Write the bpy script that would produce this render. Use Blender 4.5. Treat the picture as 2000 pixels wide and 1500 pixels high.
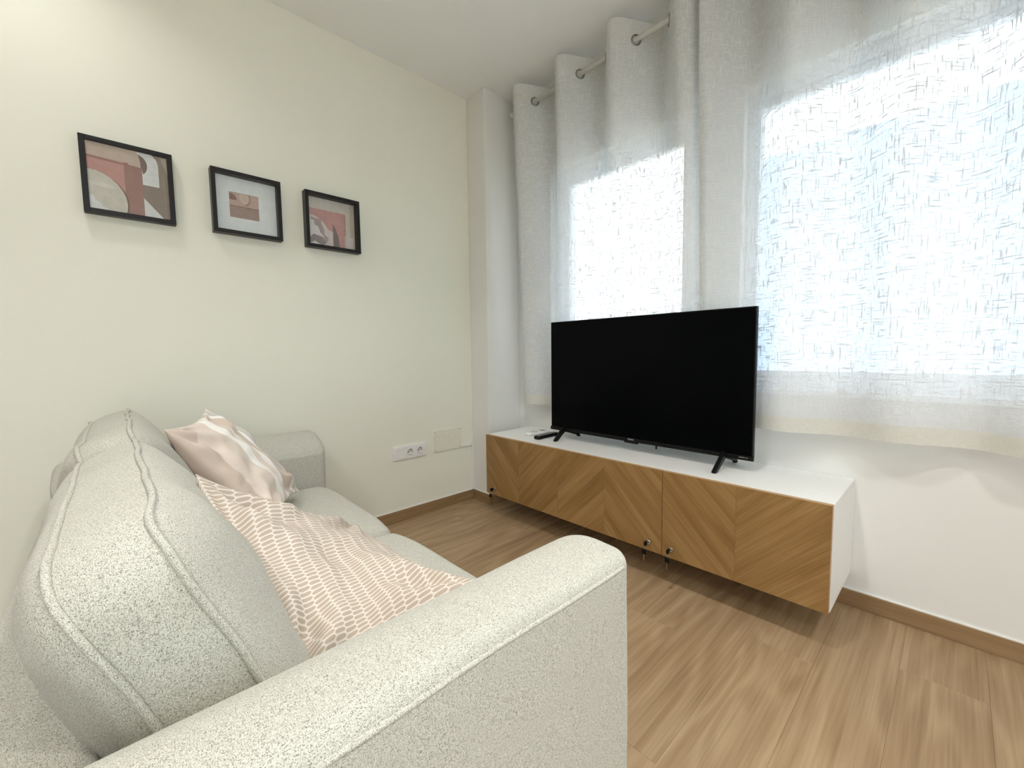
import bpy, bmesh, math, random
from mathutils import Vector, Matrix, noise

for o in list(bpy.data.objects):
    bpy.data.objects.remove(o, do_unlink=True)
S = bpy.context.scene
COL = S.collection
random.seed(4)
PI = math.pi

# ------------------------------------------------------------------ camera
CAM = Vector((2.3704, -2.1245, 1.047)); YAW, PITCH, ROLL, FPX = 0.8158, 0.0750, -0.0134, 821.66
cy, sy, cp, sp = math.cos(YAW), math.sin(YAW), math.cos(PITCH), math.sin(PITCH)
fwd = Vector((-sy*cp, cy*cp, -sp)); rgt = Vector((cy, sy, 0)); upv = rgt.cross(fwd)
r2 = rgt*math.cos(ROLL) + upv*math.sin(ROLL); u2 = upv*math.cos(ROLL) - rgt*math.sin(ROLL)
cd = bpy.data.cameras.new('camera'); cam = bpy.data.objects.new('camera', cd); COL.objects.link(cam)
cd.sensor_width = 36; cd.lens = 36*FPX/2000; cd.clip_start = 0.02; cd.clip_end = 200
M = Matrix((r2, u2, -fwd)).transposed().to_4x4(); M.translation = CAM
cam.matrix_world = M
S.camera = cam

# ------------------------------------------------------------------ world, exposure
W = bpy.data.worlds.new('overcast_sky'); S.world = W; W.use_nodes = True
bg = W.node_tree.nodes['Background']
bg.inputs[0].default_value = (0.87, 0.945, 1.0, 1); bg.inputs[1].default_value = 2.3
S.view_settings.view_transform = 'Standard'; S.view_settings.look = 'None'
S.view_settings.gamma = 1.0; S.view_settings.use_curve_mapping = False
S.view_settings.exposure = 0.98

sd = bpy.data.lights.new('sun', 'SUN'); sun = bpy.data.objects.new('sun', sd); COL.objects.link(sun)   # unseen high sun, added so ground bounce brightens the ceiling
sd.energy = 4; sd.angle = .01; sd.color = (1, .97, .92)
sun.rotation_euler = Vector((.12, .42, -.9)).to_track_quat('-Z', 'Y').to_euler(); sun.location = (0, -20, 40)

# ------------------------------------------------------------------ materials
def lin(c):
    return tuple(((v/255)/12.92 if v/255 <= .04045 else ((v/255+.055)/1.055)**2.4) for v in c) + (1,)
class NT:
    def __init__(s, name):
        s.m = bpy.data.materials.new(name); s.m.use_nodes = True
        s.t = s.m.node_tree; s.p = s.t.nodes['Principled BSDF']; s.out = s.t.nodes['Material Output']
    def n(s, kind, **kw):
        x = s.t.nodes.new(kind)
        for k, v in kw.items(): setattr(x, k, v)
        return x
    def l(s, a, b): s.t.links.new(a, b)
    def math(s, op, a, b=None, c=None):
        x = s.n('ShaderNodeMath', operation=op)
        for i, v in enumerate((a, b, c)):
            if v is None: continue
            if isinstance(v, (int, float)): x.inputs[i].default_value = v
            else: s.l(v, x.inputs[i])
        return x.outputs[0]
    def ramp(s, fac, stops):
        x = s.n('ShaderNodeValToRGB'); e = x.color_ramp.elements
        while len(e) < len(stops): e.new(.5)
        for q, (p, c) in zip(e, stops): q.position = p; q.color = c if len(c) == 4 else (*c, 1)
        s.l(fac, x.inputs[0]); return x.outputs[0]
    def mix(s, fac, a, b, mode='MIX'):
        x = s.n('ShaderNodeMix', data_type='RGBA', blend_type=mode)
        for k, v in ((0, fac), (6, a), (7, b)):
            if isinstance(v, (int, float)): x.inputs[k].default_value = v
            elif isinstance(v, tuple): x.inputs[k].default_value = v
            else: s.l(v, x.inputs[k])
        return x.outputs[2]
    def noise(s, vec, scale=(1, 1, 1), detail=2, rough=.5, dist=0, loc=(0, 0, 0)):
        mp = s.n('ShaderNodeMapping'); mp.inputs['Scale'].default_value = scale; mp.inputs['Location'].default_value = loc
        s.l(vec, mp.inputs[0])
        x = s.n('ShaderNodeTexNoise'); x.inputs['Scale'].default_value = 1; x.inputs['Detail'].default_value = detail
        x.inputs['Roughness'].default_value = rough; x.inputs['Distortion'].default_value = dist
        s.l(mp.outputs[0], x.inputs['Vector']); return x.outputs[0]
    def coord(s, k='Object'): return s.n('ShaderNodeTexCoord').outputs[k]
    def bump(s, h, strength=.3, dist=.002):
        b = s.n('ShaderNodeBump'); b.inputs['Strength'].default_value = strength; b.inputs['Distance'].default_value = dist
        s.l(h, b.inputs['Height']); s.l(b.outputs[0], s.p.inputs['Normal'])
    def set(s, rough=.5, spec=.5, metal=0, col=None):
        s.p.inputs['Roughness'].default_value = rough; s.p.inputs['Specular IOR Level'].default_value = spec
        s.p.inputs['Metallic'].default_value = metal
        if col is not None: s.p.inputs['Base Color'].default_value = col
        return s

def plain(name, rgb, rough=.5, spec=.5, metal=0, var=.03):
    s = NT(name).set(rough, spec, metal); c = lin(rgb)
    n = s.noise(s.coord(), (40, 40, 40), 2)
    s.l(s.ramp(n, [(0.3, tuple(v*(1-var) for v in c[:3])), (.7, tuple(min(1, v*(1+var)) for v in c[:3]))]), s.p.inputs['Base Color'])
    return s.m

def paint(name, rgb):
    s = NT(name).set(.72, .25); c = lin(rgb); co = s.coord()
    n = s.noise(co, (1.6, 1.6, 1.6), 3)
    s.l(s.ramp(n, [(.3, tuple(v*.985 for v in c[:3])), (.7, c)]), s.p.inputs['Base Color'])
    s.bump(s.noise(co, (160, 160, 160), 3), .06, .002)
    return s.m

M_WALL_L = paint('cream_wall_paint', (240, 239, 224))
M_WALL = paint('white_wall_paint', (238, 237, 232))
M_CEIL = paint('white_ceiling_paint', (249, 249, 247))
M_PLASTIC = plain('white_plastic', (240, 239, 236), .35, .5)
M_PVC = plain('white_window_pvc', (238, 240, 243), .3, .5)
M_LACQ = plain('white_lacquer', (243, 242, 238), .42, .4, var=.01)
M_BLACK = plain('black_plastic', (9, 9, 10), .4, .25)
M_FRAME = plain('black_frame_foil', (24, 22, 23), .4, .4)
M_SCREEN = NT('tv_screen').set(.3, .06, 0, lin((3, 4, 6))).m
M_CHROME = plain('chrome', (205, 205, 205), .15, .5, 1)
M_STEEL = plain('brushed_steel', (150, 148, 140), .3, .5, 1)
M_ROD = plain('rod_white_metal', (222, 220, 212), .35, .5)
M_DARKHOLE = plain('dark_hole', (45, 40, 38), .6)
M_GREYKEY = plain('grey_rubber', (150, 150, 150), .5)
M_GAP = plain('dark_gap', (70, 48, 26), .8)

def glass(name):
    s = NT(name); s.t.nodes.remove(s.p)
    tr = s.n('ShaderNodeBsdfTransparent'); tr.inputs[0].default_value = (.97, .985, .99, 1)
    gl = s.n('ShaderNodeBsdfGlossy'); gl.inputs['Roughness'].default_value = .02
    fr = s.n('ShaderNodeLayerWeight'); fr.inputs[0].default_value = .12
    f = s.math('MULTIPLY', fr.outputs['Fresnel'], .6)
    mx = s.n('ShaderNodeMixShader'); s.l(f, mx.inputs[0]); s.l(tr.outputs[0], mx.inputs[1]); s.l(gl.outputs[0], mx.inputs[2])
    s.l(mx.outputs[0], s.out.inputs[0]); return s.m
M_GLASS = glass('clear_glass')

def wood(name, light, mid, dark, ax=1, scale=1.0, contour=16, rough=.45, tone=.16, ringw=.12):
    """grain along local axis ax; per-object variation of tone and figure"""
    s = NT(name).set(rough, .35); co = s.coord()
    oi = s.n('ShaderNodeObjectInfo'); rnd = oi.outputs['Random']
    off = s.n('ShaderNodeCombineXYZ')
    for i, k in enumerate((37.0, 61.0, 23.0)): s.l(s.math('MULTIPLY', rnd, k), off.inputs[i])
    va = s.n('ShaderNodeVectorMath', operation='ADD'); s.l(co, va.inputs[0]); s.l(off.outputs[0], va.inputs[1])
    v = va.outputs[0]
    def sc(across, along):
        q = [across*scale]*3; q[ax] = along*scale; return tuple(q)
    big = s.noise(v, sc(5.5, .85), 2, .45, .25)
    rings = s.math('SINE', s.math('MULTIPLY', big, contour*2*PI))
    rings = s.math('MULTIPLY_ADD', rings, .5, .5)
    rings = s.math('POWER', rings, 1.6)
    fine = s.noise(v, sc(120, 2.2), 4, .7)
    mid_n = s.noise(v, sc(26, 1.2), 3, .6)
    patch = s.noise(v, sc(3, .9), 2)
    a = s.math('MULTIPLY_ADD', rings, ringw, s.math('MULTIPLY_ADD', fine, .62, -.11))
    a = s.math('ADD', a, s.math('MULTIPLY', mid_n, .45))
    a = s.math('ADD', a, s.math('MULTIPLY', patch, .25))
    a = s.math('ADD', a, s.math('MULTIPLY_ADD', rnd, tone, -tone/2))
    stops = [(.25, lin(dark)), (.53, lin(mid)), (.82, lin(light))]
    c = s.ramp(a, stops)
    s.l(c, s.p.inputs['Base Color'])
    s.bump(fine, .08, .001)
    return s.m
M_FLOOR = wood('oak_vinyl_plank', (178, 152, 119), (154, 127, 95), (122, 97, 69), 1, 1.0, 8, .5, .08, .15)
M_SKIRT = wood('oak_skirting', (168, 140, 104), (146, 117, 83), (116, 91, 62), 0, 1.0, 4, .5, .05)
M_SKIRT_Y = wood('oak_skirting_lengthwise', (168, 140, 104), (146, 117, 83), (116, 91, 62), 1, 1.0, 4, .5, .05)
M_VENEER = wood('oak_veneer', (168, 133, 86), (144, 109, 64), (115, 84, 46), 0, 1.6, 4, .45, .13)

def fabric(name, light, mid, dark, sc=1.0):
    s = NT(name).set(.95, .1); co = s.coord()
    a = s.noise(co, (1300*sc, 1300*sc, 230*sc), 1); b = s.noise(co, (230*sc, 1300*sc, 1300*sc), 1); c = s.noise(co, (1300*sc, 230*sc, 1300*sc), 1)
    g = s.noise(co, (800*sc,)*3, 1)
    h = s.math('ADD', s.math('ADD', s.math('MULTIPLY', a, .3), s.math('MULTIPLY', b, .3)), s.math('ADD', s.math('MULTIPLY', c, .3), s.math('MULTIPLY', g, .5)))
    s.l(s.ramp(h, [(.56, lin(dark)), (.68, lin(mid)), (.82, lin(light))]), s.p.inputs['Base Color'])
    s.bump(h, .5, .0015)
    s.p.inputs['Sheen Weight'].default_value = .15
    return s.m
M_SOFA = fabric('heather_sofa_fabric', (214, 212, 200), (188, 186, 174), (120, 116, 106))

def curtain_mat(name, dens, rgb, slub=.34):
    s = NT(name); s.t.nodes.remove(s.p); uv = s.coord('UV')
    hz = s.noise(uv, (14, 170, 1), 2, .6); vt = s.noise(uv, (170, 14, 1), 2, .6)
    hz2 = s.noise(uv, (40, 420, 1), 1, .5, loc=(3, 7, 0)); vt2 = s.noise(uv, (420, 40, 1), 1, .5, loc=(5, 1, 0))
    cl = lambda x, lo, hi: s.ramp(x, [(lo, (0, 0, 0, 1)), (hi, (1, 1, 1, 1))])
    t = s.math('MAXIMUM', cl(hz, .56, .65), cl(vt, .56, .65))
    f = s.math('ADD', cl(hz2, .45, .7), cl(vt2, .45, .7))
    d = s.math('ADD', s.math('MULTIPLY', t, slub), s.math('MULTIPLY_ADD', f, .10, dens-.06))
    d = s.math('MINIMUM', d, .985)
    df = s.n('ShaderNodeBsdfDiffuse'); df.inputs[0].default_value = lin(rgb)
    tl = s.n('ShaderNodeBsdfTranslucent'); s.l(s.mix(s.math('MULTIPLY', t, .8), lin(rgb), (.16, .18, .21, 1)), tl.inputs[0])
    tr = s.n('ShaderNodeBsdfTransparent')
    a = s.n('ShaderNodeMixShader'); a.inputs[0].default_value = .16; s.l(df.outputs[0], a.inputs[1]); s.l(tl.outputs[0], a.inputs[2])
    b = s.n('ShaderNodeMixShader'); s.l(d, b.inputs[0]); s.l(tr.outputs[0], b.inputs[1]); s.l(a.outputs[0], b.inputs[2])
    s.l(b.outputs[0], s.out.inputs[0]); return s.m
M_SHEER = curtain_mat('sheer_linen', .765, (234, 236, 236), .24)
M_HEAD = curtain_mat('doubled_linen_heading', .80, (232, 232, 228), .15)
M_HEM = curtain_mat('doubled_linen_hem', .90, (230, 228, 218), .1)

def pattern_pillow():
    s = NT('wave_weave_cotton').set(.85, .15); uv = s.coord('UV')
    sx = s.n('ShaderNodeSeparateXYZ'); s.l(uv, sx.inputs[0])
    u = s.math('MULTIPLY', sx.outputs[0], 15.0); v = s.math('MULTIPLY', sx.outputs[1], 52.0)
    iu = s.math('FLOOR', u); fu = s.math('FRACT', u)
    half = s.math('MULTIPLY', s.math('MODULO', iu, 2.0), .5)
    fv = s.math('FRACT', s.math('ADD', v, half))
    dv = s.math('ABSOLUTE', s.math('SUBTRACT', fv, .5)); du = s.math('ABSOLUTE', s.math('SUBTRACT', fu, .5))
    rnd = s.math('POWER', s.math('MULTIPLY', du, 2.0), 5.0)
    k = s.math('ADD', dv, s.math('MULTIPLY', rnd, .32))
    c = s.ramp(k, [(.31, lin((178, 164, 148))), (.41, lin((214, 205, 195)))])
    s.l(c, s.p.inputs['Base Color'])
    s.bump(s.noise(uv, (300, 300, 1), 2), .3, .001); return s.m
M_PIL2 = pattern_pillow()
def stripe_pillow():
    s = NT('satin_stripe').set(.42, .45); uv = s.coord('UV')
    sx = s.n('ShaderNodeSeparateXYZ'); s.l(uv, sx.inputs[0])
    x = s.n('ShaderNodeValToRGB'); x.color_ramp.interpolation = 'CONSTANT'; e = x.color_ramp.elements
    P, Wt, G, B = lin((224, 209, 196)), lin((247, 243, 237)), lin((200, 194, 188)), lin((208, 190, 175))
    st = [(0, B), (.13, P), (.42, Wt), (.52, P), (.58, Wt), (.66, B), (.80, Wt), (.84, G), (.91, P), (.96, Wt)]
    while len(e) < len(st): e.new(.5)
    for q, (p, c) in zip(e, st): q.position = p; q.color = c
    s.l(sx.outputs[0], x.inputs[0]); s.l(x.outputs[0], s.p.inputs['Base Color'])
    s.p.inputs['Sheen Weight'].default_value = .2
    s.bump(s.noise(uv, (3, 200, 1), 2), .08, .001); return s.m
M_PIL1 = stripe_pillow()
M_FACADE = plain('pale_render_facade', (168, 190, 214), .9, .1)
M_GROUND = plain('pale_pavement', (215, 212, 204), .9, .1)

# ------------------------------------------------------------------ mesh helpers
def link(name, me, mat, parent=None, smooth=False):
    if not isinstance(mat, (list, tuple)): mat = [mat]
    for m in mat: me.materials.append(m)
    o = bpy.data.objects.new(name, me); COL.objects.link(o)
    if parent is not None: o.parent = parent
    if smooth:
        for p in me.polygons: p.use_smooth = True
    return o
def mesh(name, v, f, mat, parent=None, smooth=False):
    me = bpy.data.meshes.new(name); me.from_pydata([tuple(p) for p in v], [], f); me.update()
    return link(name, me, mat, parent, smooth)
def bm_out(name, bm, mat, parent=None, smooth=False):
    me = bpy.data.meshes.new(name); bm.normal_update(); bm.to_mesh(me); bm.free()
    return link(name, me, mat, parent, smooth)
def box(name, lo, hi, mat, parent=None, bev=0, seg=2):
    bm = bmesh.new(); bmesh.ops.create_cube(bm, size=1)
    for v in bm.verts: v.co = Vector([lo[i] + (v.co[i]+.5)*(hi[i]-lo[i]) for i in range(3)])
    if bev: bmesh.ops.bevel(bm, geom=bm.edges[:], offset=bev, segments=seg, affect='EDGES', profile=.6)
    return bm_out(name, bm, mat, parent)
def boxes(name, lst, mat, parent=None, bev=0):
    bm = bmesh.new()
    for lo, hi in lst:
        r = bmesh.ops.create_cube(bm, size=1)
        for v in r['verts']: v.co = Vector([lo[i] + (v.co[i]+.5)*(hi[i]-lo[i]) for i in range(3)])
        if bev:
            es = list({e for v in r['verts'] for e in v.link_edges})
            bmesh.ops.bevel(bm, geom=es, offset=bev, segments=2, affect='EDGES')
    return bm_out(name, bm, mat, parent)
def prism(name, poly, a, b, axis, mat, parent=None, bev=0):
    """poly: 2D points in the two other axes, extruded from a to b on axis"""
    bm = bmesh.new(); ax = 'xyz'.index(axis); oth = [i for i in range(3) if i != ax]
    def mk(p, t):
        c = [0, 0, 0]; c[oth[0]], c[oth[1]], c[ax] = p[0], p[1], t; return bm.verts.new(c)
    A = [mk(p, a) for p in poly]; B = [mk(p, b) for p in poly]; n = len(poly)
    bm.faces.new(A); bm.faces.new(B[::-1])
    for i in range(n): bm.faces.new((A[i], B[i], B[(i+1) % n], A[(i+1) % n]))
    bmesh.ops.recalc_face_normals(bm, faces=bm.faces[:])
    if bev: bmesh.ops.bevel(bm, geom=bm.edges[:], offset=bev, segments=2, affect='EDGES')
    return bm_out(name, bm, mat, parent)
def tube(name, pts, r, mat, parent=None, n=8, closed=False):
    pts = [Vector(p) for p in pts]; N = len(pts); V = []; F = []
    ref = None
    for i, p in enumerate(pts):
        a = pts[(i-1) % N] if (closed or i > 0) else p
        b = pts[(i+1) % N] if (closed or i < N-1) else p
        t = (b-a).normalized()
        if ref is None:
            ref = Vector((0, 0, 1)) if abs(t.z) < .9 else Vector((1, 0, 0))
        s = (ref - t*ref.dot(t)).normalized(); ref = s; q = t.cross(s)
        for k in range(n):
            an = 2*PI*k/n; V.append(p + s*(r*math.cos(an)) + q*(r*math.sin(an)))
    for i in range(N if closed else N-1):
        j = (i+1) % N
        for k in range(n): F.append((i*n+k, i*n+(k+1) % n, j*n+(k+1) % n, j*n+k))
    if not closed: F += [tuple(range(n))[::-1], tuple((N-1)*n+k for k in range(n))]
    return mesh(name, V, F, mat, parent, True)
def lathe(name, prof, center, axis, mat, parent=None, n=24):
    """prof: list of (radius, t) along axis vector"""
    ax = Vector(axis).normalized(); s = ax.orthogonal().normalized(); q = ax.cross(s); c = Vector(center); V = []; F = []
    for r, t in prof:
        for k in range(n):
            an = 2*PI*k/n; V.append(c + ax*t + (s*math.cos(an) + q*math.sin(an))*r)
    for i in range(len(prof)-1):
        for k in range(n): F.append((i*n+k, i*n+(k+1) % n, (i+1)*n+(k+1) % n, (i+1)*n+k))
    F += [tuple(range(n))[::-1], tuple((len(prof)-1)*n+k for k in range(n))]
    o = mesh(name, V, F, mat, parent, True)
    for p in o.data.polygons:
        if len(p.vertices) > 4: p.use_smooth = False
    return o
def torus(name, center, axis, R, r, mat, parent=None, n=24, m=8):
    ax = Vector(axis).normalized(); s = ax.orthogonal().normalized(); q = ax.cross(s); c = Vector(center)
    return tube(name, [c + (s*math.cos(2*PI*k/n) + q*math.sin(2*PI*k/n))*R for k in range(n)], r, mat, parent, m, True)
def samples(lo, hi, r, k, n):
    a = [lo + r*math.tan(PI/4*i/k) for i in range(k)]
    a = [lo + r - r*math.tan(PI/4*(k-i)/k) for i in range(k)]
    b = [lo + r + (hi-lo-2*r)*i/n for i in range(n+1)]
    c = [hi - r + r*math.tan(PI/4*(i+1)/k) for i in range(k)]
    return a + b + c
def soft_box(name, lo, hi, r, mat, parent=None, n=(8, 8, 8), k=4, deform=None):
    ax = [samples(lo[i], hi[i], r, k, n[i]) for i in range(3)]; V = []; F = []; idx = {}
    def vid(p):
        key = tuple(round(c, 6) for c in p)
        if key in idx: return idx[key]
        q = Vector([min(max(p[i], lo[i]+r), hi[i]-r) for i in range(3)]); d = Vector(p)-q
        w = q + d.normalized()*r if d.length > 1e-9 else Vector(p)
        if deform: w = deform(w)
        idx[key] = len(V); V.append(w); return idx[key]
    for a in range(3):
        b, c = (a+1) % 3, (a+2) % 3
        for side, val in ((0, lo[a]), (1, hi[a])):
            for i in range(len(ax[b])-1):
                for j in range(len(ax[c])-1):
                    q = []
                    for ii, jj in ((i, j), (i+1, j), (i+1, j+1), (i, j+1)):
                        p = [0, 0, 0]; p[a] = val; p[b] = ax[b][ii]; p[c] = ax[c][jj]; q.append(vid(p))
                    F.append(tuple(q if side else q[::-1]))
    return mesh(name, V, F, mat, parent, True)

def tag(o, label=None, cat=None, group=None, kind=None):
    if label: o['label'] = label
    if cat: o['category'] = cat
    if group: o['group'] = group
    if kind: o['kind'] = kind
    return o
def thing(name, label, cat, loc=(0, 0, 0), group=None):
    o = bpy.data.objects.new(name, None); COL.objects.link(o); o.location = loc; o.empty_display_size = .1
    return tag(o, label, cat, group)
def adopt(o, parent):
    """parent keeping world position (parents only translate)"""
    o.parent = parent; o.matrix_parent_inverse = Matrix.Translation(-Vector(parent.location)); return o
def put(parent, o):
    return adopt(o, parent)
def struct(o): return tag(o, kind='structure')

# ------------------------------------------------------------------ room shell
RX, RY, H = 4.3, -6.2, 2.755
WT = .26                                   # wall thickness of the window wall
W1 = (.50, 1.455, .87, 2.205)              # window openings x0, x1, z0, z1
W2 = (1.66, 3.30, .87, 2.205)
floor = struct(box('floor', (-.1, RY-.1, -.12), (RX+.1, .1, -.012), M_GROUND))
PW, PL, GAP = .197, 1.22, .0003
cols = int(RX/PW)+2
x_first = 1.888 - PW*10
mesh_cache = {}
def plank_mesh(w, l):
    key = (round(w, 3), round(l, 3))
    if key not in mesh_cache:
        bm = bmesh.new(); bmesh.ops.create_cube(bm, size=1)
        for v in bm.verts: v.co = Vector((v.co.x*(w-GAP), v.co.y*(l-GAP), v.co.z*.012-.006))
        es = [e for e in bm.edges if all(v.co.z > -.001 for v in e.verts)]
        bmesh.ops.bevel(bm, geom=es, offset=.0005, segments=1, affect='EDGES')
        me = bpy.data.meshes.new('plank'); bm.to_mesh(me); bm.free(); me.materials.append(M_FLOOR); mesh_cache[key] = me
    return mesh_cache[key]
ends = {12: -.322}
for c in range(cols+1):
    x0 = x_first + PW*c; x1 = x0 + PW
    a0, a1 = max(x0, 0), min(x1, RX)
    if a1-a0 < .02: continue
    start = ends.get(c, -((c*.437) % 1)*PL - .05)
    ys = [0]; y = start
    while y > RY: ys.append(y); y -= PL
    ys.append(RY)
    for b, a in zip(ys, ys[1:]):
        if b-a < .02: continue
        o = bpy.data.objects.new('plank', plank_mesh(a1-a0, b-a)); COL.objects.link(o)
        o.location = ((a0+a1)/2, (a+b)/2, 0); o.parent = floor
struct(box('ceiling', (-.1, RY-.1, H), (RX+.1, WT, H+.15), M_CEIL))
struct(box('wall_left', (-.12, RY-.1, -.02), (0, WT, H), M_WALL_L))
xs = [0, W1[0], W1[1], W2[0], W2[1], RX]
parts = []
for i in (0, 2, 4): parts.append(((xs[i], 0, -.02), (xs[i+1], WT, H)))
for w in (W1, W2):
    parts.append(((w[0], 0, -.02), (w[1], WT, w[2]))); parts.append(((w[0], 0, w[3]), (w[1], WT, H)))
struct(boxes('wall_back', parts, M_WALL))
D1 = (-3.7, -1.7, 0, 2.2)                 # unseen glazed door in the right-hand wall, added to let in fill light
struct(boxes('wall_right', [((RX, RY-.1, -.02), (RX+.12, D1[0], H)), ((RX, D1[1], -.02), (RX+.12, WT, H)), ((RX, D1[0], D1[3]), (RX+.12, D1[1], H))], M_WALL))
struct(box('wall_rear', (0, RY-.12, -.02), (RX, RY, H), M_WALL))
CX, CY = .19, -.288
struct(box('wall_column', (0, CY, -.02), (CX, 0, H), M_WALL, bev=.004))
BH, BT = .067, .012
def skirting(name, segs, mat=M_SKIRT): struct(boxes(name, segs, mat, bev=.0015))
skirting('baseboard_left', [((0, RY, 0), (BT, CY, BH))], M_SKIRT_Y)
skirting('baseboard_column', [((0, CY-BT, 0), (CX+BT, CY, BH)), ((CX, CY, 0), (CX+BT, 0, BH))])
skirting('baseboard_back', [((CX, -BT, 0), (RX, 0, BH))])
skirting('baseboard_right', [((RX-BT, RY, 0), (RX, D1[0], BH)), ((RX-BT, D1[1], 0), (RX, 0, BH))], M_SKIRT_Y)
# thin bead of pale sealant on top of the skirting
struct(boxes('trim_1', [((0, RY, BH), (.006, CY, BH+.004)), ((0, CY-.006, BH), (CX+.006, CY, BH+.004)), ((CX, -.006, BH), (RX, 0, BH+.004))], M_PLASTIC))

# ------------------------------------------------------------------ windows
def bar_frame(name, x0, x1, z0, z1, y0, y1, w, mat, parent, bev=.004):
    return boxes(name, [((x0, y0, z0), (x0+w, y1, z1)), ((x1-w, y0, z0), (x1, y1, z1)),
                        ((x0+w, y0, z0), (x1-w, y1, z0+w)), ((x0+w, y0, z1-w), (x1-w, y1, z1))], mat, parent, bev)
def window(name, w, sashes):
    e = bpy.data.objects.new(name, None); COL.objects.link(e); struct(e)
    x0, x1, z0, z1 = w
    bar_frame('frame', x0, x1, z0, z1, .055, .125, .05, M_PVC, e)
    for (a, b, sw, zt, zb, dy) in sashes:
        s = bar_frame('sash', a, b, zb, zt, .065+dy, .115+dy, sw, M_PVC, e)
        g = box('pane', (a+sw-.006, .088+dy, zb+sw-.006), (b-sw+.006, .092+dy, zt-sw+.006), M_GLASS); g.parent = s
    box('sill', (x0-.0, -.02, z0-.022), (x1+.0, .06, z0+.004), M_PVC, e, .003)
    return e
window('window_1', W1, [(.54, 1.415, .062, 2.165, .91, 0)])
window('window_2', W2, [(1.675, 3.285, .028, 2.15, .92, 0)])
def bar_frame_x(name, y0, y1, z0, z1, x0, x1, w, mat, parent, bev=.004):
    return boxes(name, [((x0, y0, z0), (x1, y0+w, z1)), ((x0, y1-w, z0), (x1, y1, z1)),
                        ((x0, y0+w, z0), (x1, y1-w, z0+w)), ((x0, y0+w, z1-w), (x1, y1-w, z1))], mat, parent, bev)
e = bpy.data.objects.new('fill_window', None); COL.objects.link(e); struct(e)  # added glazing out of view, brightens the left wall and sofa side
bar_frame_x('frame', D1[0], D1[1], .0, D1[3], RX+.03, RX+.09, .05, M_PVC, e)
for a, b in ((D1[0]+.04, (D1[0]+D1[1])/2+.03), ((D1[0]+D1[1])/2-.03, D1[1]-.04)):
    s = bar_frame_x('sash', a, b, .04, D1[3]-.04, RX+.04, RX+.08, .06, M_PVC, e)
    g = box('pane', (RX+.058, a+.055, .095), (RX+.062, b-.055, D1[3]-.095), M_GLASS); g.parent = s

# ------------------------------------------------------------------ outside
struct(boxes('ground', [((-60, -60, -3.2), (60, 60, -3.0))], M_GROUND))
bl = thing('building', 'pale flat-roofed building across the street seen through the right curtain', 'building', (3, 9, -3))
fac = boxes('facade', [((-1.6, 8, -3), (16, 14, 4.7))], M_FACADE); put(bl, fac)
put(bl, boxes('parapet', [((-1.6, 8, 4.7), (16, 8.25, 5.02))], M_FACADE))

# ------------------------------------------------------------------ sofa
SX0, SX1 = .11, 1.96; AW = .22; YF, YB = -1.42, -2.31
sofa = thing('sofa', 'two-seater light grey-beige fabric sofa facing the television', 'sofa', (1.03, -1.87, 0))
def wob(p, amp=.006):
    return noise.noise(p*5.0)*amp + noise.noise(p*14.0 + Vector((7, 3, 1)))*amp*.45
def arm(x0, x1, outer):
    top = .674; xm = (x0+x1)/2; hw = (x1-x0)/2
    def d(p):
        u = (p.x-xm)/hw; f = max(0, (p.z-.40)/(top-.40))
        p = p.copy(); ui = max(0, (-u*outer+.4)/1.4); p.z += (-.078*ui**2.2 - (.004*u*u if u*outer > 0 else 0))*f**2
        p.y += .006*noise.noise(p*4)*(1 if p.y > -2 else 0)
        p.z += noise.noise(Vector((p.x*6, p.y*5, 0)))*.004*f; p.x += noise.noise(Vector((3, p.y*4, p.z*4)))*.003
        return p
    a = soft_box('arm', (x0, YB, .03), (x1, YF, top), .032, M_SOFA, None, (14, 14, 6), 4, d)
    put(sofa, a)
    xo = x1 if outer > 0 else x0; s = outer
    pts = [d(Vector((xo-s*.004, y, top-.026))) + Vector((s*.002, 0, 0)) for y in [YB+.04+(YF-YB-.075)*i/40 for i in range(41)]]
    pts += [d(Vector((xo-s*.008, YF-.02, top-.036))), d(Vector((xo-s*.012, YF-.012, top-.06))), d(Vector((xo-s*.012, YF-.010, top-.12))), Vector((xo-s*.012, YF-.010, .35)), Vector((xo-s*.012, YF-.010, .06))]
    pp = tube('piping', pts, .0042, M_SOFA); pp.parent = a
    pp2 = None
arm(SX1-AW, SX1, 1); arm(SX0, SX0+AW, -1)
IX0, IX1 = SX0+AW, SX1-AW; MID = (IX0+IX1)/2
put(sofa, soft_box('base', (IX0-.002, YB+.02, .05), (IX1+.002, YF-.02, .31), .02, M_SOFA, None, (6, 4, 2), 3))
def bk(p):
    p = p.copy(); p.z += noise.noise(p*5)*.006; return p
put(sofa, soft_box('back_frame', (IX0-.002, YB, .05), (IX1+.002, -2.165, .585), .03, M_SOFA, None, (14, 3, 6), 4, bk))
for sx in (SX0+.06, SX1-.06):
    for yy in (YF-.07, YB+.07):
        f = lathe('foot', [(.018, 0), (.022, .035)], (sx, yy, 0), (0, 0, 1), M_BLACK); put(sofa, f)
for k in range(2):
    a, b = (IX0, MID) if k == 0 else (MID, IX1)
    def d(p, a=a, b=b):
        u = (p.x-(a+b)/2)/((b-a)/2); v = (p.y+1.71)/.29
        q = p.copy()
        if p.z > .37: q.z += .022*(1-u**4)*(1-min(1, abs(v))**4) - .006
        if p.y > -1.5: q.y += .018*(1-u**4)
        q.z += noise.noise(p*4)*.005; return q
    c = soft_box('seat_cushion', (a+.002, -2.02, .305), (b-.002, YF-.025, .442), .045, M_SOFA, None, (12, 10, 3), 5, d)
    put(sofa, c)
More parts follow.
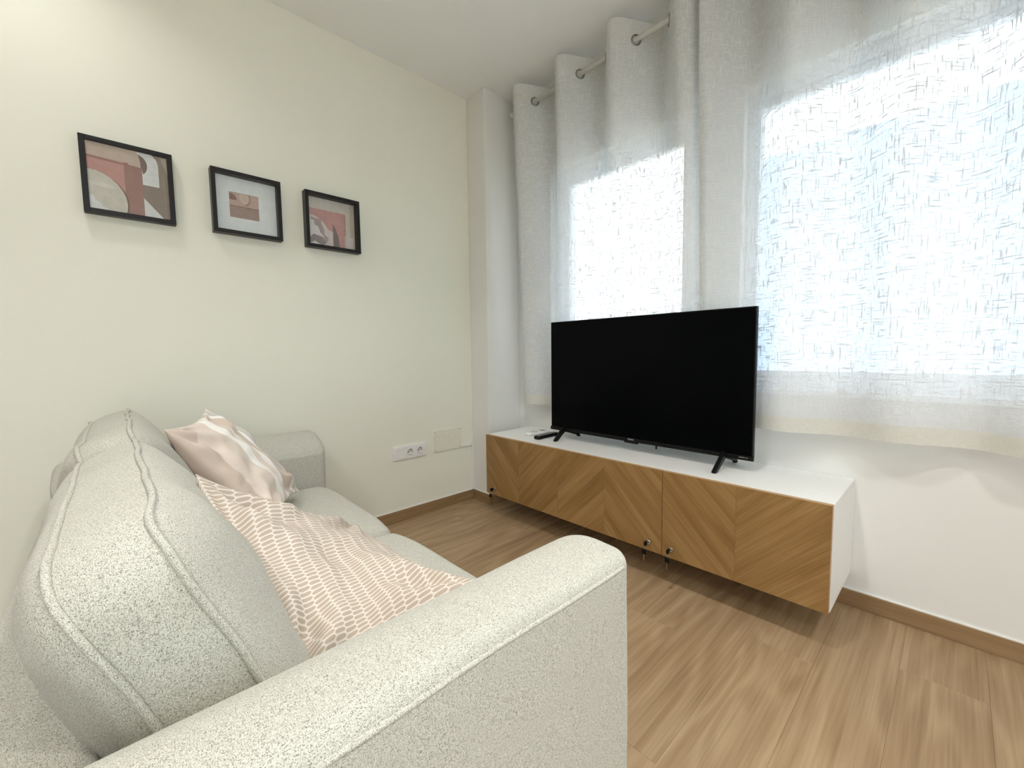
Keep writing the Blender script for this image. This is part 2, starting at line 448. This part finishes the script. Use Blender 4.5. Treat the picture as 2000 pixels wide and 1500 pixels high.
# back cushions: boxed, with piped front and back edges
TH = math.radians(22); UPV = Vector((0, -math.sin(TH), math.cos(TH))); NRM = Vector((0, math.cos(TH), math.sin(TH)))
def back_cushion(x0, x1, hgt, seed, r_near, r_far):
    org = Vector(((x0+x1)/2, -1.925, .415)); w = (x1-x0)/2; T = .097
    out = []
    def arc(cx, cz, r, a0, a1, n=8):
        for i in range(n+1):
            an = a0 + (a1-a0)*i/n; out.append((cx + r*math.cos(an), cz + r*math.sin(an)))
    def seg(p, q, n):
        for i in range(1, n): out.append((p[0]+(q[0]-p[0])*i/n, p[1]+(q[1]-p[1])*i/n))
    rb = .04
    arc(w-rb, rb, rb, -PI/2, 0); seg((w, rb), (w, hgt-r_near), 12)
    arc(w-r_near, hgt-r_near, r_near, 0, PI/2); seg((w-r_near, hgt), (-w+r_far, hgt), 18)
    arc(-w+r_far, hgt-r_far, r_far, PI/2, PI); seg((-w, hgt-r_far), (-w, rb), 12)
    arc(-w+rb, rb, rb, PI, 1.5*PI); seg((-w+rb, 0), (w-rb, 0), 18)
    N = len(out); ca, cb = 0, hgt*.45
    def P(a, b, c, edge=1.0):
        p = org + Vector((a, 0, 0)) + UPV*b + NRM*(c-T/2)
        s = Vector((seed*3.1, 0, 0))
        p += NRM*wob(p*1.0+s, .012) + UPV*(noise.noise(p*9+s)*.006 - .010*math.cos(min(1, abs(a)/w)*PI/2)*0)
        return p
    V = []; F = []
    rings = [.0, .12, .25, .38, .5, .62, .73, .82, .89, .945, .98, 1.0]
    prof = []
    for s in rings: prof.append((s, T/2 + .066*(1-s**2.6)**.72))
    for t in (.8, .55, .2, -.2, -.55, -.8): prof.append((1 + .022*(1-t*t)*1.0, T/2*t))
    for s in rings[::-1]: prof.append((s, -T/2 - .112*(1-s**2.6)**.62))
    for (s, c) in prof:
        for (a, b) in out:
            V.append(P(ca+(a-ca)*s, cb+(b-cb)*s, c))
    for i in range(len(prof)-1):
        for k in range(N): F.append((i*N+k, i*N+(k+1) % N, (i+1)*N+(k+1) % N, (i+1)*N+k))
    c = mesh('back_cushion', V, F, M_SOFA, None, True)
    bm = bmesh.new(); bm.from_mesh(c.data); bmesh.ops.remove_doubles(bm, verts=bm.verts[:], dist=1e-5)
    bmesh.ops.recalc_face_normals(bm, faces=bm.faces[:]); bm.to_mesh(c.data); bm.free()
    for p in c.data.polygons: p.use_smooth = True
    put(sofa, c)
    for sgn in (1, -1):
        pts = [P(ca+(a-ca)*1.006, cb+(b-cb)*1.006, sgn*(T/2+.001)) for (a, b) in out]
        pp = tube('piping', pts, .0048, M_SOFA, None, 8, True); pp.parent = c
    return c
back_cushion(MID+.004, IX1+.012, .474, 1, .085, .06)
back_cushion(IX0-.004, MID-.004, .486, 2, .06, .075)

# ------------------------------------------------------------------ throw pillows
def pillow(name, A, B, C, D, tf, tb, mat, label, pinch=.05, seed=0, n=56, wr=.010, ear=None, sharp=.55, ridge=0):
    A, B, C, D = map(Vector, (A, B, C, D)); nrm = ((C-A).cross(B-D)).normalized()
    V = []; F = []; UV = []
    def base(u, v):
        # u from A to D / B to C ; v from A to B / D to C ; edges drawn in at their middle
        uu = u + pinch*(.5-u)*2*(1-(2*v-1)**2)*abs(2*u-1)**1.5
        vv = v + pinch*(.5-v)*2*(1-(2*u-1)**2)*abs(2*v-1)**1.5
        return A*(1-uu)*(1-vv) + D*uu*(1-vv) + B*(1-uu)*vv + C*uu*vv
    def prof(u, v):
        a = max(0, 1-abs(2*u-1)**2.3); b = max(0, 1-abs(2*v-1)**2.3)
        return (a*b)**sharp
    def wrk(u, v, s):
        q = Vector((u*5+seed, v*5, s)); w = noise.noise(q)*1.0 + noise.noise(q*2.3)*.5
        # pull creases running in from the corners
        for (cu, cv) in ((0, 0), (0, 1), (1, 0), (1, 1)):
            du, dv = u-cu, v-cv; r = math.hypot(du, dv); an = math.atan2(dv, du)
            w += 1.2*math.sin(an*9 + seed + cu*2 + cv)*math.exp(-((r-.24)/.16)**2)
        return w
    idx = {}
    for side in (1, -1):
        for i in range(n+1):
            for j in range(n+1):
                border = i in (0, n) or j in (0, n)
                if side < 0 and border: idx[(side, i, j)] = idx[(1, i, j)]; continue
                u = .5-.5*math.cos(PI*i/n)*1.0; v = .5-.5*math.cos(PI*j/n)
                u = .6*u + .4*i/n; v = .6*v + .4*j/n
                t = prof(u, v); p = base(u, v)
                rg = ridge*math.exp(-((u-v+.08*math.sin(u*9))/.13)**2)*min(1, t*1.5) if side > 0 else 0
                p = p + nrm*(side*t*(tf if side > 0 else tb) + rg) + nrm*(side*wr*wrk(u, v, side)*min(1, t*1.6))
                if ear: p = ear(p, u, v, side, t)
                idx[(side, i, j)] = len(V); V.append(p); UV.append((u, v))
    for side in (1, -1):
        for i in range(n):
            for j in range(n):
                q = [idx[(side, i, j)], idx[(side, i+1, j)], idx[(side, i+1, j+1)], idx[(side, i, j+1)]]
                F.append(tuple(q if side > 0 else q[::-1]))
    o = mesh(name, V, F, mat, None, True)
    ul = o.data.uv_layers.new(name='UVMap')
    for lp in o.data.loops: ul.data[lp.index].uv = UV[lp.vertex_index]
    bm = bmesh.new(); bm.from_mesh(o.data); bmesh.ops.recalc_face_normals(bm, faces=bm.faces[:]); bm.to_mesh(o.data); bm.free()
    return tag(o, label, 'pillow', 'throw pillows on the sofa')
pillow('throw_pillow', (.80, -2.035, .838), (.90, -1.80, .475), (.52, -1.60, .485), (.41, -1.885, .85), .085, .06, M_PIL1,
       'pale pink satin pillow with broad white stripes, at the far end of the sofa', .06, 2.0, wr=.016)
def corner_ear(p, u, v, side, t):
    # the corner that rests on the arm is bent upwards
    d = math.hypot(u-1, v-1); k = max(0, 1-d/.30)
    up = math.sin(min(1, k*1.1)*PI)*.042*(1 if side > 0 else .1)*min(1, t*3)
    return p + Vector((0, .035*k, up))
pillow('throw_pillow', (1.30, -2.018, .806), (1.70, -1.965, .47), (1.73, -1.655, .592), (1.10, -1.60, .50), .155, .03, M_PIL2,
       'beige pillow woven with small wavy bars, leaning into the near arm of the sofa', .05, 5.0, ear=corner_ear, ridge=.07, wr=.014)

# ------------------------------------------------------------------ tv cabinet
X0, X1, ZT, ZB, DP = .307, 2.107, .525, .145, .42
cab = thing('tv_cabinet', 'wall-mounted white media cabinet with three chevron oak doors below the window', 'cabinet', (1.207, -.21, ZB))
TK = .016; BD = DP-.02
put(cab, boxes('body', [((X0, -BD, ZT-TK), (X1, -.001, ZT)), ((X0, -BD, ZB), (X1, -.001, ZB+TK)),
                        ((X0, -BD, ZB+TK), (X0+TK, -.001, ZT-TK)), ((X1-TK, -BD, ZB+TK), (X1, -.001, ZT-TK)),
                        ((X0+TK, -.012, ZB+TK), (X1-TK, -.004, ZT-TK)),
                        ((X0+.6-TK/2, -BD, ZB+TK), (X0+.6+TK/2, -.012, ZT-TK)), ((X0+1.2-TK/2, -BD, ZB+TK), (X0+1.2+TK/2, -.012, ZT-TK))], M_LACQ, None, .0008))
def clip(poly, a, b, c):
    """keep a*x + b*y <= c"""
    out = []
    for i in range(len(poly)):
        p, q = poly[i], poly[(i+1) % len(poly)]; dp = a*p[0]+b*p[1]-c; dq = a*q[0]+b*q[1]-c
        if dp <= 0: out.append(p)
        if (dp < 0 < dq) or (dq < 0 < dp):
            t = dp/(dp-dq); out.append((p[0]+(q[0]-p[0])*t, p[1]+(q[1]-p[1])*t))
    return out
SWID = .078
def veneer(door, x0, x1, z0, z1, slope, phase):
    """slanted veneer leaves filling one half of a door; slope +1 rises to the right"""
    ang = slope*PI/4; ux, uz = math.cos(ang), math.sin(ang); nx, nz = -uz, ux
    cs = [nx*x+nz*z for x in (x0, x1) for z in (z0, z1)]
    k0 = math.floor((min(cs)-phase)/SWID); k1 = math.ceil((max(cs)-phase)/SWID)
    for k in range(k0, k1):
        lo, hi = phase+k*SWID, phase+(k+1)*SWID
        poly = [(x0, z0), (x1, z0), (x1, z1), (x0, z1)]
        poly = clip(poly, nx, nz, hi-.0001); poly = clip(poly, -nx, -nz, -lo-.0001) if poly else poly
        if len(poly) < 3: continue
        cx = sum(p[0] for p in poly)/len(poly); cz = sum(p[1] for p in poly)/len(poly)
        lp = [((p[0]-cx)*ux+(p[1]-cz)*uz, (p[0]-cx)*nx+(p[1]-cz)*nz) for p in poly]
        A = sum(lp[i][0]*lp[(i+1) % len(lp)][1]-lp[(i+1) % len(lp)][0]*lp[i][1] for i in range(len(lp)))/2
        if abs(A) < 2e-5: continue
        V = [(a, -.0006, b) for a, b in lp] + [(a, .0006, b) for a, b in lp]; m = len(lp)
        F = [tuple(range(m)), tuple(range(2*m-1, m-1, -1))] + [(i, i+m, (i+1) % m+m, (i+1) % m) for i in range(m)]
        o = mesh('veneer_leaf', V, F, M_VENEER); bm = bmesh.new(); bm.from_mesh(o.data)
        bmesh.ops.recalc_face_normals(bm, faces=bm.faces[:]); bm.to_mesh(o.data); bm.free()
        o.parent = door; o.location = (cx, -DP-.0002, cz); o.rotation_euler = (0, -ang, 0)
        o.matrix_parent_inverse = Matrix.Identity(4)
M_DOOREDGE = plain('oak_edge_band', (186, 148, 104), .5)
keys = []
for k in range(3):
    a, b = X0+.6*k+.002, X0+.6*(k+1)-.002
    door = box('door', (a, -DP+.0004, ZB+.001), (b, -BD-.0015, ZT-.001), M_DOOREDGE, None, .0006, 1); put(cab, door)
    m = (a+b)/2; s = (-1, 1, -1)[k]
    for half, (p, q) in enumerate(((a, m), (m, b))):
        veneer(door, p+.0003, q-.0003, ZB+.0015, ZT-.0015, s if half == 0 else -s, .013+.021*k)
    lx = (.392, 1.447, 1.552)[k]; lz = .188
    lk = lathe('lock', [(.0105, 0), (.0105, .006), (.009, .009), (.0085, .009), (.008, .0075), (.0075, .0075)], (lx, -DP, lz), (0, -1, 0), M_CHROME)
    lk.parent = door; keys.append((lx, lz))
desc = ('small key and spare hanging in the lock of the cabinet door nearest the corner',
        'small key and spare hanging in the lock of the middle cabinet door',
        'small key and spare hanging in the lock of the cabinet door farthest right')
for (lx, lz), dsc, sw in zip(keys, desc, (-.3, -.2, .05)):
    t = thing('cabinet_key', dsc, 'key', (lx, -DP-.02, lz), 'keys in the cabinet locks')
    y = -DP-.0085
    put(t, boxes('blade', [((lx-.0012, y-.012, lz-.004), (lx+.0012, y+.002, lz+.004))], M_STEEL))
    put(t, soft_box('bow', (lx-.0035, y-.034, lz-.0105), (lx+.0035, y-.011, lz+.0105), .0032, M_BLACK, None, (2, 3, 3), 2))
    rc = Vector((lx, y-.030, lz-.0135)); put(t, torus('ring', rc, (1, .3, 0), .011, .0009, M_STEEL, None, 20, 6))
    hz = lz-.024
    put(t, soft_box('spare_bow', (lx-.0105+sw*.01, y-.034, hz-.024), (lx+.0105+sw*.01, y-.027, hz), .0033, M_BLACK, None, (3, 2, 3), 2))
    put(t, boxes('spare_blade', [((lx-.0035+sw*.01, y-.0315, hz-.052), (lx+.0035+sw*.01, y-.0295, hz-.023))], M_STEEL))

# ------------------------------------------------------------------ television
TX0, TX1, TZ0, TZ1, TY = .673, 1.795, .580, 1.224, -.2
tv = thing('television', 'large black flat-screen television standing on the white cabinet', 'television', ((TX0+TX1)/2, TY, ZT))
put(tv, soft_box('housing', (TX0, TY, TZ0), (TX1, TY+.024, TZ1), .004, M_BLACK, None, (2, 1, 2), 2))
put(tv, soft_box('rear_casing', (TX0+.16, TY+.02, TZ0+.02), (TX1-.16, TY+.06, TZ0+.33), .015, M_BLACK, None, (2, 1, 2), 3))
put(tv, box('screen', (TX0+.005, TY-.0012, TZ0+.017), (TX1-.005, TY+.002, TZ1-.005), M_SCREEN, None, .0004, 1))
put(tv, box('bottom_bezel', (TX0-.003, TY-.004, TZ0-.004), (TX1+.003, TY+.01, TZ0+.0155), M_BLACK, None, .0015))
M_MARK = plain('grey_print', (150, 150, 150), .5)
put(tv, boxes('logo', [((1.205+i*.0058, TY-.0046, .585), (1.2095+i*.0058, TY-.0038, .585+(.0085, .0065, .0065, .0065, .0065, .0065)[i])) for i in range(6)], M_MARK))
put(tv, boxes('model_mark', [((1.742, TY-.0046, .586), (1.766, TY-.0038, .589)), ((1.77, TY-.0046, .586), (1.776, TY-.0038, .589))], M_MARK))
put(tv, soft_box('receiver', (1.18, TY-.003, TZ0-.013), (1.26, TY+.012, TZ0), .005, M_BLACK, None, (4, 1, 1), 3))
put(tv, soft_box('control_button', (1.357, TY-.002, TZ0-.022), (1.364, TY+.006, TZ0), .002, M_BLACK, None, (1, 1, 2), 2))
for fx in (.776, 1.681):
    yf, yb = -.315 if fx > 1 else -.292, -.055
    poly = [(-.208, .602), (-.175, .602), (-.165, .588), (yb-.012, .549), (yb, .5325), (yb, .5255), (yb-.016, .5255), (yb-.022, .535), (-.178, .566), (-.205, .571),
            (yf+.022, .5255), (yf, .5255), (yf-.002, .533), (-.226, .592)]
    put(tv, prism('foot', poly, fx-.009, fx+.009, 'x', M_BLACK, None, .0018))

# ------------------------------------------------------------------ remotes
def remote(lab, base, ln, wd, ht, rot, mat, bmat, btn, scr=None):
    t = thing('remote_control', lab, 'remote control', (base[0], base[1], ZT+.0003)); t.rotation_euler = (0, 0, rot)
    b = soft_box('body', (-wd/2, -ln/2, 0), (wd/2, ln/2, ht), min(ht*.45, .008), mat, t, (3, 6, 1), 3)
    for (x, y, sx, sy) in btn: box('button', (x-sx/2, y-sy/2, ht-.0005), (x+sx/2, y+sy/2, ht+.0015), bmat, t, .0005, 1)
    if scr: box('display', (scr[0], scr[2], ht-.0004), (scr[1], scr[3], ht+.0006), M_GREYKEY, t, .0003, 1)
    return t
remote('small white air-conditioner remote lying at the corner end of the cabinet', (.545, -.185), .175, .052, .018, -.06, M_PLASTIC, M_GREYKEY,
       [(-.012, -.02, .012, .008), (.012, -.02, .012, .008), (-.012, -.04, .012, .008), (.012, -.04, .012, .008)], (-.018, .018, .02, .065))
remote('slim black remote lying between the white remote and the television foot', (.655, -.225), .19, .044, .02, .02, M_BLACK, M_GREYKEY,
       [(dx*.012, -.075+.017*r, .007, .006) for r in range(9) for dx in (-1, 0, 1)])

# ------------------------------------------------------------------ pictures
def cmat(rgb, _c={}):
    if rgb not in _c: _c[rgb] = plain('print_ink_%d' % len(_c), rgb, .6, .2, 0, .05)
    return _c[rgb]
def circ(cx, cy_, rx, ry, a0=0, a1=360, n=28):
    return [(cx+rx*math.cos(math.radians(a0+(a1-a0)*i/n)), cy_+ry*math.sin(math.radians(a0+(a1-a0)*i/n))) for i in range(n+1)]
def picture(label, y0, y1, z0, z1, depth, recess, rail, shapes, mat_rect=None):
    t = thing('picture_frame', label, 'picture', (0, (y0+y1)/2, z0), 'framed prints on the cream wall')
    rr = [((.001, y0, z0), (depth, y0+rail, z1)), ((.001, y1-rail, z0), (depth, y1, z1)), ((.001, y0+rail, z0), (depth, y1-rail, z0+rail)), ((.001, y0+rail, z1-rail), (depth, y1-rail, z1))]
    for lo, hi in rr: put(t, box('frame_rail', lo, hi, M_FRAME, None, .0008, 1))
    put(t, box('backing', (.002, y0+rail*.5, z0+rail*.5), (depth-recess-.002, y1-rail*.5, z1-rail*.5), M_FRAME))
    put(t, box('glass', (depth-.006, y0+rail-.003, z0+rail-.003), (depth-.004, y1-rail+.003, z1-rail+.003), M_GLASS))
    a0, a1, b0, b1 = y0+rail, y1-rail, z0+rail, z1-rail
    if mat_rect:
        u0, u1, v0, v1 = mat_rect
        Y = lambda u: a0+(a1-a0)*u
        Z = lambda v: b0+(b1-b0)*v
        xx = depth-recess
        put(t, boxes('mat_board', [((xx-.001, a0, b0), (xx+.0015, Y(u0), b1)), ((xx-.001, Y(u1), b0), (xx+.0015, a1, b1)), ((xx-.001, Y(u0), b0), (xx+.0015, Y(u1), Z(v0))), ((xx-.001, Y(u0), Z(v1)), (xx+.0015, Y(u1), b1))], M_PLASTIC))
        a0, a1, b0, b1 = Y(u0), Y(u1), Z(v0), Z(v1)
    V = []; F = []; mats = []; mi = []
    for k, (rgb, poly) in enumerate(shapes):
        rgb = tuple(int(c*.8+w*.2) for c, w in zip(rgb, (226, 216, 210)))
        for (A, B, C) in ((1, 0, 1), (-1, 0, 0), (0, 1, 1), (0, -1, 0)): poly = clip(poly, A, B, C)
        if len(poly) < 3: continue
        i0 = len(V); x = depth-recess-.0015+.00004*k
        for (u, v) in poly: V.append((x, a0+(a1-a0)*u, b0+(b1-b0)*v))
        F.append(tuple(range(i0, len(V)))); m = cmat(rgb)
        if m not in mats: mats.append(m)
        mi.append(mats.index(m))
    pr = mesh('print', V, F, mats)
    for p, i in zip(pr.data.polygons, mi): p.material_index = i
    put(t, pr); return t
R_ = lambda u0, v0, u1, v1: [(u0, v0), (u1, v0), (u1, v1), (u0, v1)]
Pk, Br, Tn, Gy, Wh, Cr, Dk = (203, 146, 136), (160, 118, 108), (205, 180, 162), (142, 124, 110), (234, 230, 228), (218, 208, 192), (118, 96, 88)
art1 = [(Gy, R_(0, 0, 1, 1)), (Wh, R_(.55, .5, .88, 1.0)), (Gy, [(.80, 1), (.86, .93), (.88, .85), (.88, 1)]),
        ((176, 158, 138), [(.90, 1), (.95, .86), (1, .72), (1, 1)]), ((150, 132, 116), R_(.93, 0, .955, .75)),
        (Pk, R_(0, 0, .44, .80)), (Br, R_(.44, 0, .665, .83)), (Wh, [(.665, .29), (.665, 0), (.92, 0)]),
        (Dk, circ(.62, .80, .115, .155, -60, 90)), (Br, R_(.44, .0, .665, .76)), (Tn, R_(0, .79, .55, 1)), (Tn, circ(.55, .80, .10, .22, 0, 90)+[(.55, .80)]), (Tn, R_(.5, .75, .65, .84)),
        ((160, 112, 102), [(0, .80), (.65, .755), (.65, .735), (0, .765)]), (Dk, [(0, .60), (.10, .575), (.14, .55), (0, .56)]),
        (Dk, circ(.03, .13, .45, .44)), (Cr, circ(.0, .13, .455, .46)), ((228, 220, 206), [(0, .42), (.3, .40), (.30, .34), (0, .36)]), (Wh, [(0, .2), (.05, .20), (.07, .13), (.13, .11), (.15, .05), (.2, .04), (.22, 0), (0, 0)])]
art2 = [((206, 172, 156), R_(0, 0, 1, 1)), ((150, 110, 100), circ(.06, .72, .19, .24, -10, 190)), ((206, 172, 156), R_(0, .6, .3, .70)), ((178, 144, 128), circ(.56, .80, .175, .27)), ((222, 194, 176), circ(.51, .84, .165, .25)),
        ((168, 138, 126), R_(0, 0, 1, .47)), ((140, 108, 98), [(0, .485), (1, .485), (1, .455), (0, .455)])]
art3 = [((216, 204, 190), R_(0, 0, 1, 1)), ((200, 184, 168), R_(.9, 0, 1, 1)), ((204, 148, 140), R_(0, 0, .78, .77)), ((176, 120, 112), [(.78, .77), (.80, .75), (.80, .3), (.78, .3)]),
        ((126, 106, 100), [(.52, .52), (.58, .42), (.64, .25), (.66, 0), (.52, 0)]), ((226, 208, 202), [(0, .63)]+circ(.0, .0, .52, .645, 80, 35, 10)+[(.52, .34), (.52, 0), (0, 0)]),
        ((236, 226, 220), [(0, .55), (.14, .55), (.3, .2), (.3, 0), (0, 0)]),
        ((176, 154, 150), [(.07, .58), (.28, .56), (.28, .50), (.34, .34), (.34, .26), (.42, .2), (.40, .1), (.34, .1), (.32, .24), (.26, .28), (.22, .40), (.14, .44), (.14, .52), (.07, .53)]),
        ((150, 130, 126), [(.04, .16), (.12, .24), (.30, .20), (.38, .08), (.30, .03), (.2, .06), (.14, .1), (.05, .05)]), ((228, 212, 204), R_(.84, .0, .96, .28))]
picture('black-framed abstract print of pink and brown arches, the one farthest from the window', -2.176, -1.896, 1.612, 1.903, .036, .008, .018, art1)
picture('black shadow-box frame with a wide white mat round a small print, in the middle', -1.764, -1.480, 1.612, 1.896, .045, .037, .017, art2, (.22, .70, .27, .73))
picture('black shadow-box frame with a pink arch and stair print, nearest the window', -1.368, -1.083, 1.609, 1.893, .045, .037, .017, art3)

# ------------------------------------------------------------------ wall socket, cover plate, cable duct
M_WELL = plain('shaded_white_plastic', (222, 220, 216), .4)
sk = thing('wall_socket', 'white triple wall plate with a switch and two round sockets', 'socket', (0, -.797, .385))
sy0, sy1, sz0, sz1 = -.913, -.683, .386, .470
put(sk, box('plate', (.0005, sy0, sz0), (.010, sy1, sz1), M_PLASTIC, None, .003))
m1 = (sy0+.012, sy0+.076)
put(sk, box('rocker', (.008, m1[0], sz0+.012), (.0125, m1[1], sz1-.012), M_PLASTIC, None, .0015))
for q in range(2):
    yc = sy0 + .115 + .070*q; zc = (sz0+sz1)/2
    put(sk, box('socket_insert', (.008, yc-.032, sz0+.010), (.0115, yc+.032, sz1-.010), M_PLASTIC, None, .001))
    s = lathe('socket_well', [(.0001, .0006), (.0190, .0006), (.0195, .0034), (.0215, .0034), (.0222, 0)], (.0115, yc, zc), (1, 0, 0), M_WELL)
    put(sk, s)
    for dy in (-.0095, .0095):
        h = lathe('pin_hole', [(.0029, 0), (.0029, .0009)], (.0122, yc+dy, zc), (1, 0, 0), M_DARKHOLE, None, 12); h.parent = s
    for dz in (-.017, .017):
        h = box('earth_clip', (.0118, yc-.003, zc+dz-.0025), (.0135, yc+.003, zc+dz+.0025), M_STEEL, None, .0004, 1); h.parent = s
M_COVER = plain('cream_plastic', (236, 233, 218), .45)
cvp = thing('cover_plate', 'blank cream junction cover plate screwed to the wall near the corner', 'cover plate', (0, -.505, .388))
put(cvp, box('plate', (.0004, -.617, .389), (.0075, -.395, .533), M_COVER, None, .001))
for a in (-.607, -.405):
    for b in (.399, .523): put(cvp, lathe('screw', [(.0035, 0), (.003, .0008)], (.0075, a, b), (1, 0, 0), M_STEEL, None, 12))
cdx = thing('cable_duct', 'slim white cable duct running from the cover plate down the corner to the skirting', 'cable duct', (0, -.31, .07))
put(cdx, box('horizontal_run', (.0004, -.395, .392), (.012, CY-.014, .409), M_PLASTIC, None, .0015))
put(cdx, box('vertical_run', (.0004, CY-.0155, BH+.005), (.014, CY-.0006, .415), M_PLASTIC, None, .0015))

# ------------------------------------------------------------------ curtains
YR, ZR = -.12, 2.606
def curtain(label, x0, x1, xc, P, hem_side):
    t = thing('curtain', label, 'curtain', ((x0+x1)/2, YR, .70))
    ph = x0*7
    def pos(x, z, off=0):
        h = (z-.70)/(2.68-.70); hh = max(0, min(1, h))
        A = .030 + .062*hh**1.2
        wave = math.cos(2*PI*(x-xc)/P + (1-hh)*.9*noise.noise(Vector((x*2.2+ph, z*.9, 0))))
        A *= 1 + .35*noise.noise(Vector((x*2.5+ph, z*.6, 4)))*(1-hh)
        y = YR + .026*(1-hh) - A*wave - .008*noise.noise(Vector((x*9, z*1.3, ph)))*(1-hh)
        return Vector((x, min(y-off, -.022-off), z))
    def zb(x): return .703 + .010*noise.noise(Vector((x*3+ph, 2, 0)))
    def zt(x): return 2.700 + .008*math.cos(2*PI*(x-xc)/P)
    nx = int((x1-x0)*130); nz = 70
    def sheet(name, xa, xb, za, zb_, off, mat, parent, nxx, nzz):
        V = []; F = []; UV = []; s = 0; last = None
        for i in range(nxx+1):
            x = xa+(xb-xa)*i/nxx; m = pos(x, 1.8); s += (m-last).length if last else 0; last = m
            a, b = za(x), zb_(x)
            for j in range(nzz+1):
                z = a+(b-a)*j/nzz; V.append(pos(x, z, off)); UV.append((s+xa*1.5, z))
        for i in range(nxx):
            for j in range(nzz): F.append((i*(nzz+1)+j, (i+1)*(nzz+1)+j, (i+1)*(nzz+1)+j+1, i*(nzz+1)+j+1))
        o = mesh(name, V, F, mat, None, True); ul = o.data.uv_layers.new(name='UVMap')
        for lp in o.data.loops: ul.data[lp.index].uv = UV[lp.vertex_index]
        return o
    put(t, sheet('panel', x0, x1, lambda x: zb(x)+.062, lambda x: zt(x)-.10, 0, M_SHEER, t, nx, nz))
    put(t, sheet('bottom_hem', x0, x1, zb, lambda x: zb(x)+.062, 0, M_HEM, t, nx, 4))
    put(t, sheet('heading_band', x0, x1, lambda x: zt(x)-.10, zt, 0, M_HEAD, t, nx, 8))
    xa, xb = (x0, x0+.03) if hem_side < 0 else (x1-.03, x1)
    put(t, sheet('side_hem', xa, xb, zb, zt, .0015, M_SHEER, t, 6, nz))
    k = math.ceil((x0-xc)/(P/2)-.5)
    while True:
        xg = xc + P*(.25+.5*k)
        k += 1
        if xg < x0+.02: continue
        if xg > x1-.02: break
        tg = (pos(xg+.004, ZR)-pos(xg-.004, ZR)).normalized(); nr = Vector((-tg.y, tg.x, 0))
        put(t, torus('grommet', pos(xg, ZR), nr, .0235, .0045, M_STEEL, None, 24, 8))
    return t
curtain('sheer white linen curtain hanging behind the television beside the corner column', .345, 1.565, .745, .35, -1)
curtain('wide sheer white linen curtain covering the right-hand window', 1.535, 3.42, 1.545, .335, -1)
rod = thing('curtain_rod', 'slim white curtain rod running just below the ceiling', 'curtain rod', (1.9, YR, ZR))
put(rod, lathe('pole', [(.0125, 0), (.0125, 3.26)], (.29, YR, ZR), (1, 0, 0), M_ROD))
for x in (.28, 3.55): put(rod, lathe('end_cap', [(.004, 0), (.016, .003), (.017, .012), (.016, .02), (.004, .024)], (x-.012, YR, ZR), (1, 0, 0), M_ROD))
for x in (.32, 1.60, 3.46): put(rod, boxes('bracket', [((x-.006, YR-.004, ZR-.022), (x+.006, -.001, ZR-.013)), ((x-.012, -.006, ZR-.05), (x+.012, -.0005, ZR+.01))], M_ROD, None, .001))

# ------------------------------------------------------------------ unseen ceiling lamps: some placed from cast shadows, the rest added as fill
M_LAMP = NT('lit_led_diffuser').set(.5, .3, 0, (.9, .9, .9, 1))
M_LAMP.p.inputs['Emission Color'].default_value = (1, .975, .93, 1); M_LAMP.p.inputs['Emission Strength'].default_value = 6
LAMP_W = 8.0
for i, (lx, ly, lab) in enumerate(((.46, -2.35, 'round recessed ceiling lamp closest to the framed prints'), (1.75, -1.55, 'round recessed ceiling lamp above the sofa'),
                  (3.2, -1.55, 'round recessed ceiling lamp added as fill near the right wall and the window'), (1.75, -3.2, 'round recessed ceiling lamp added as fill behind the sofa'),
                  (3.2, -3.2, 'round recessed ceiling lamp added as fill near the right wall, away from the window'))):
    t = thing('ceiling_lamp', lab, 'ceiling lamp', (lx, ly, H-.004), 'recessed ceiling lamps')
    put(t, torus('trim_ring', (lx, ly, H-.003), (0, 0, 1), .088, .006, M_PLASTIC, None, 28, 8))
    put(t, lathe('diffuser', [(.0, 0), (.084, 0), (.084, .002)], (lx, ly, H-.004), (0, 0, 1), M_LAMP.m))
    ld = bpy.data.lights.new('lamp_light', 'AREA'); ld.shape = 'DISK'; ld.size = .16; ld.energy = LAMP_W*(.18, .6, .8, .8, .8)[i]; ld.spread = math.radians(118 if i in (1, 2) else 140); ld.color = (1, .995, .98)
    lo = bpy.data.objects.new('lamp_light', ld); COL.objects.link(lo); lo.location = (lx, ly, H-.012); put(t, lo)
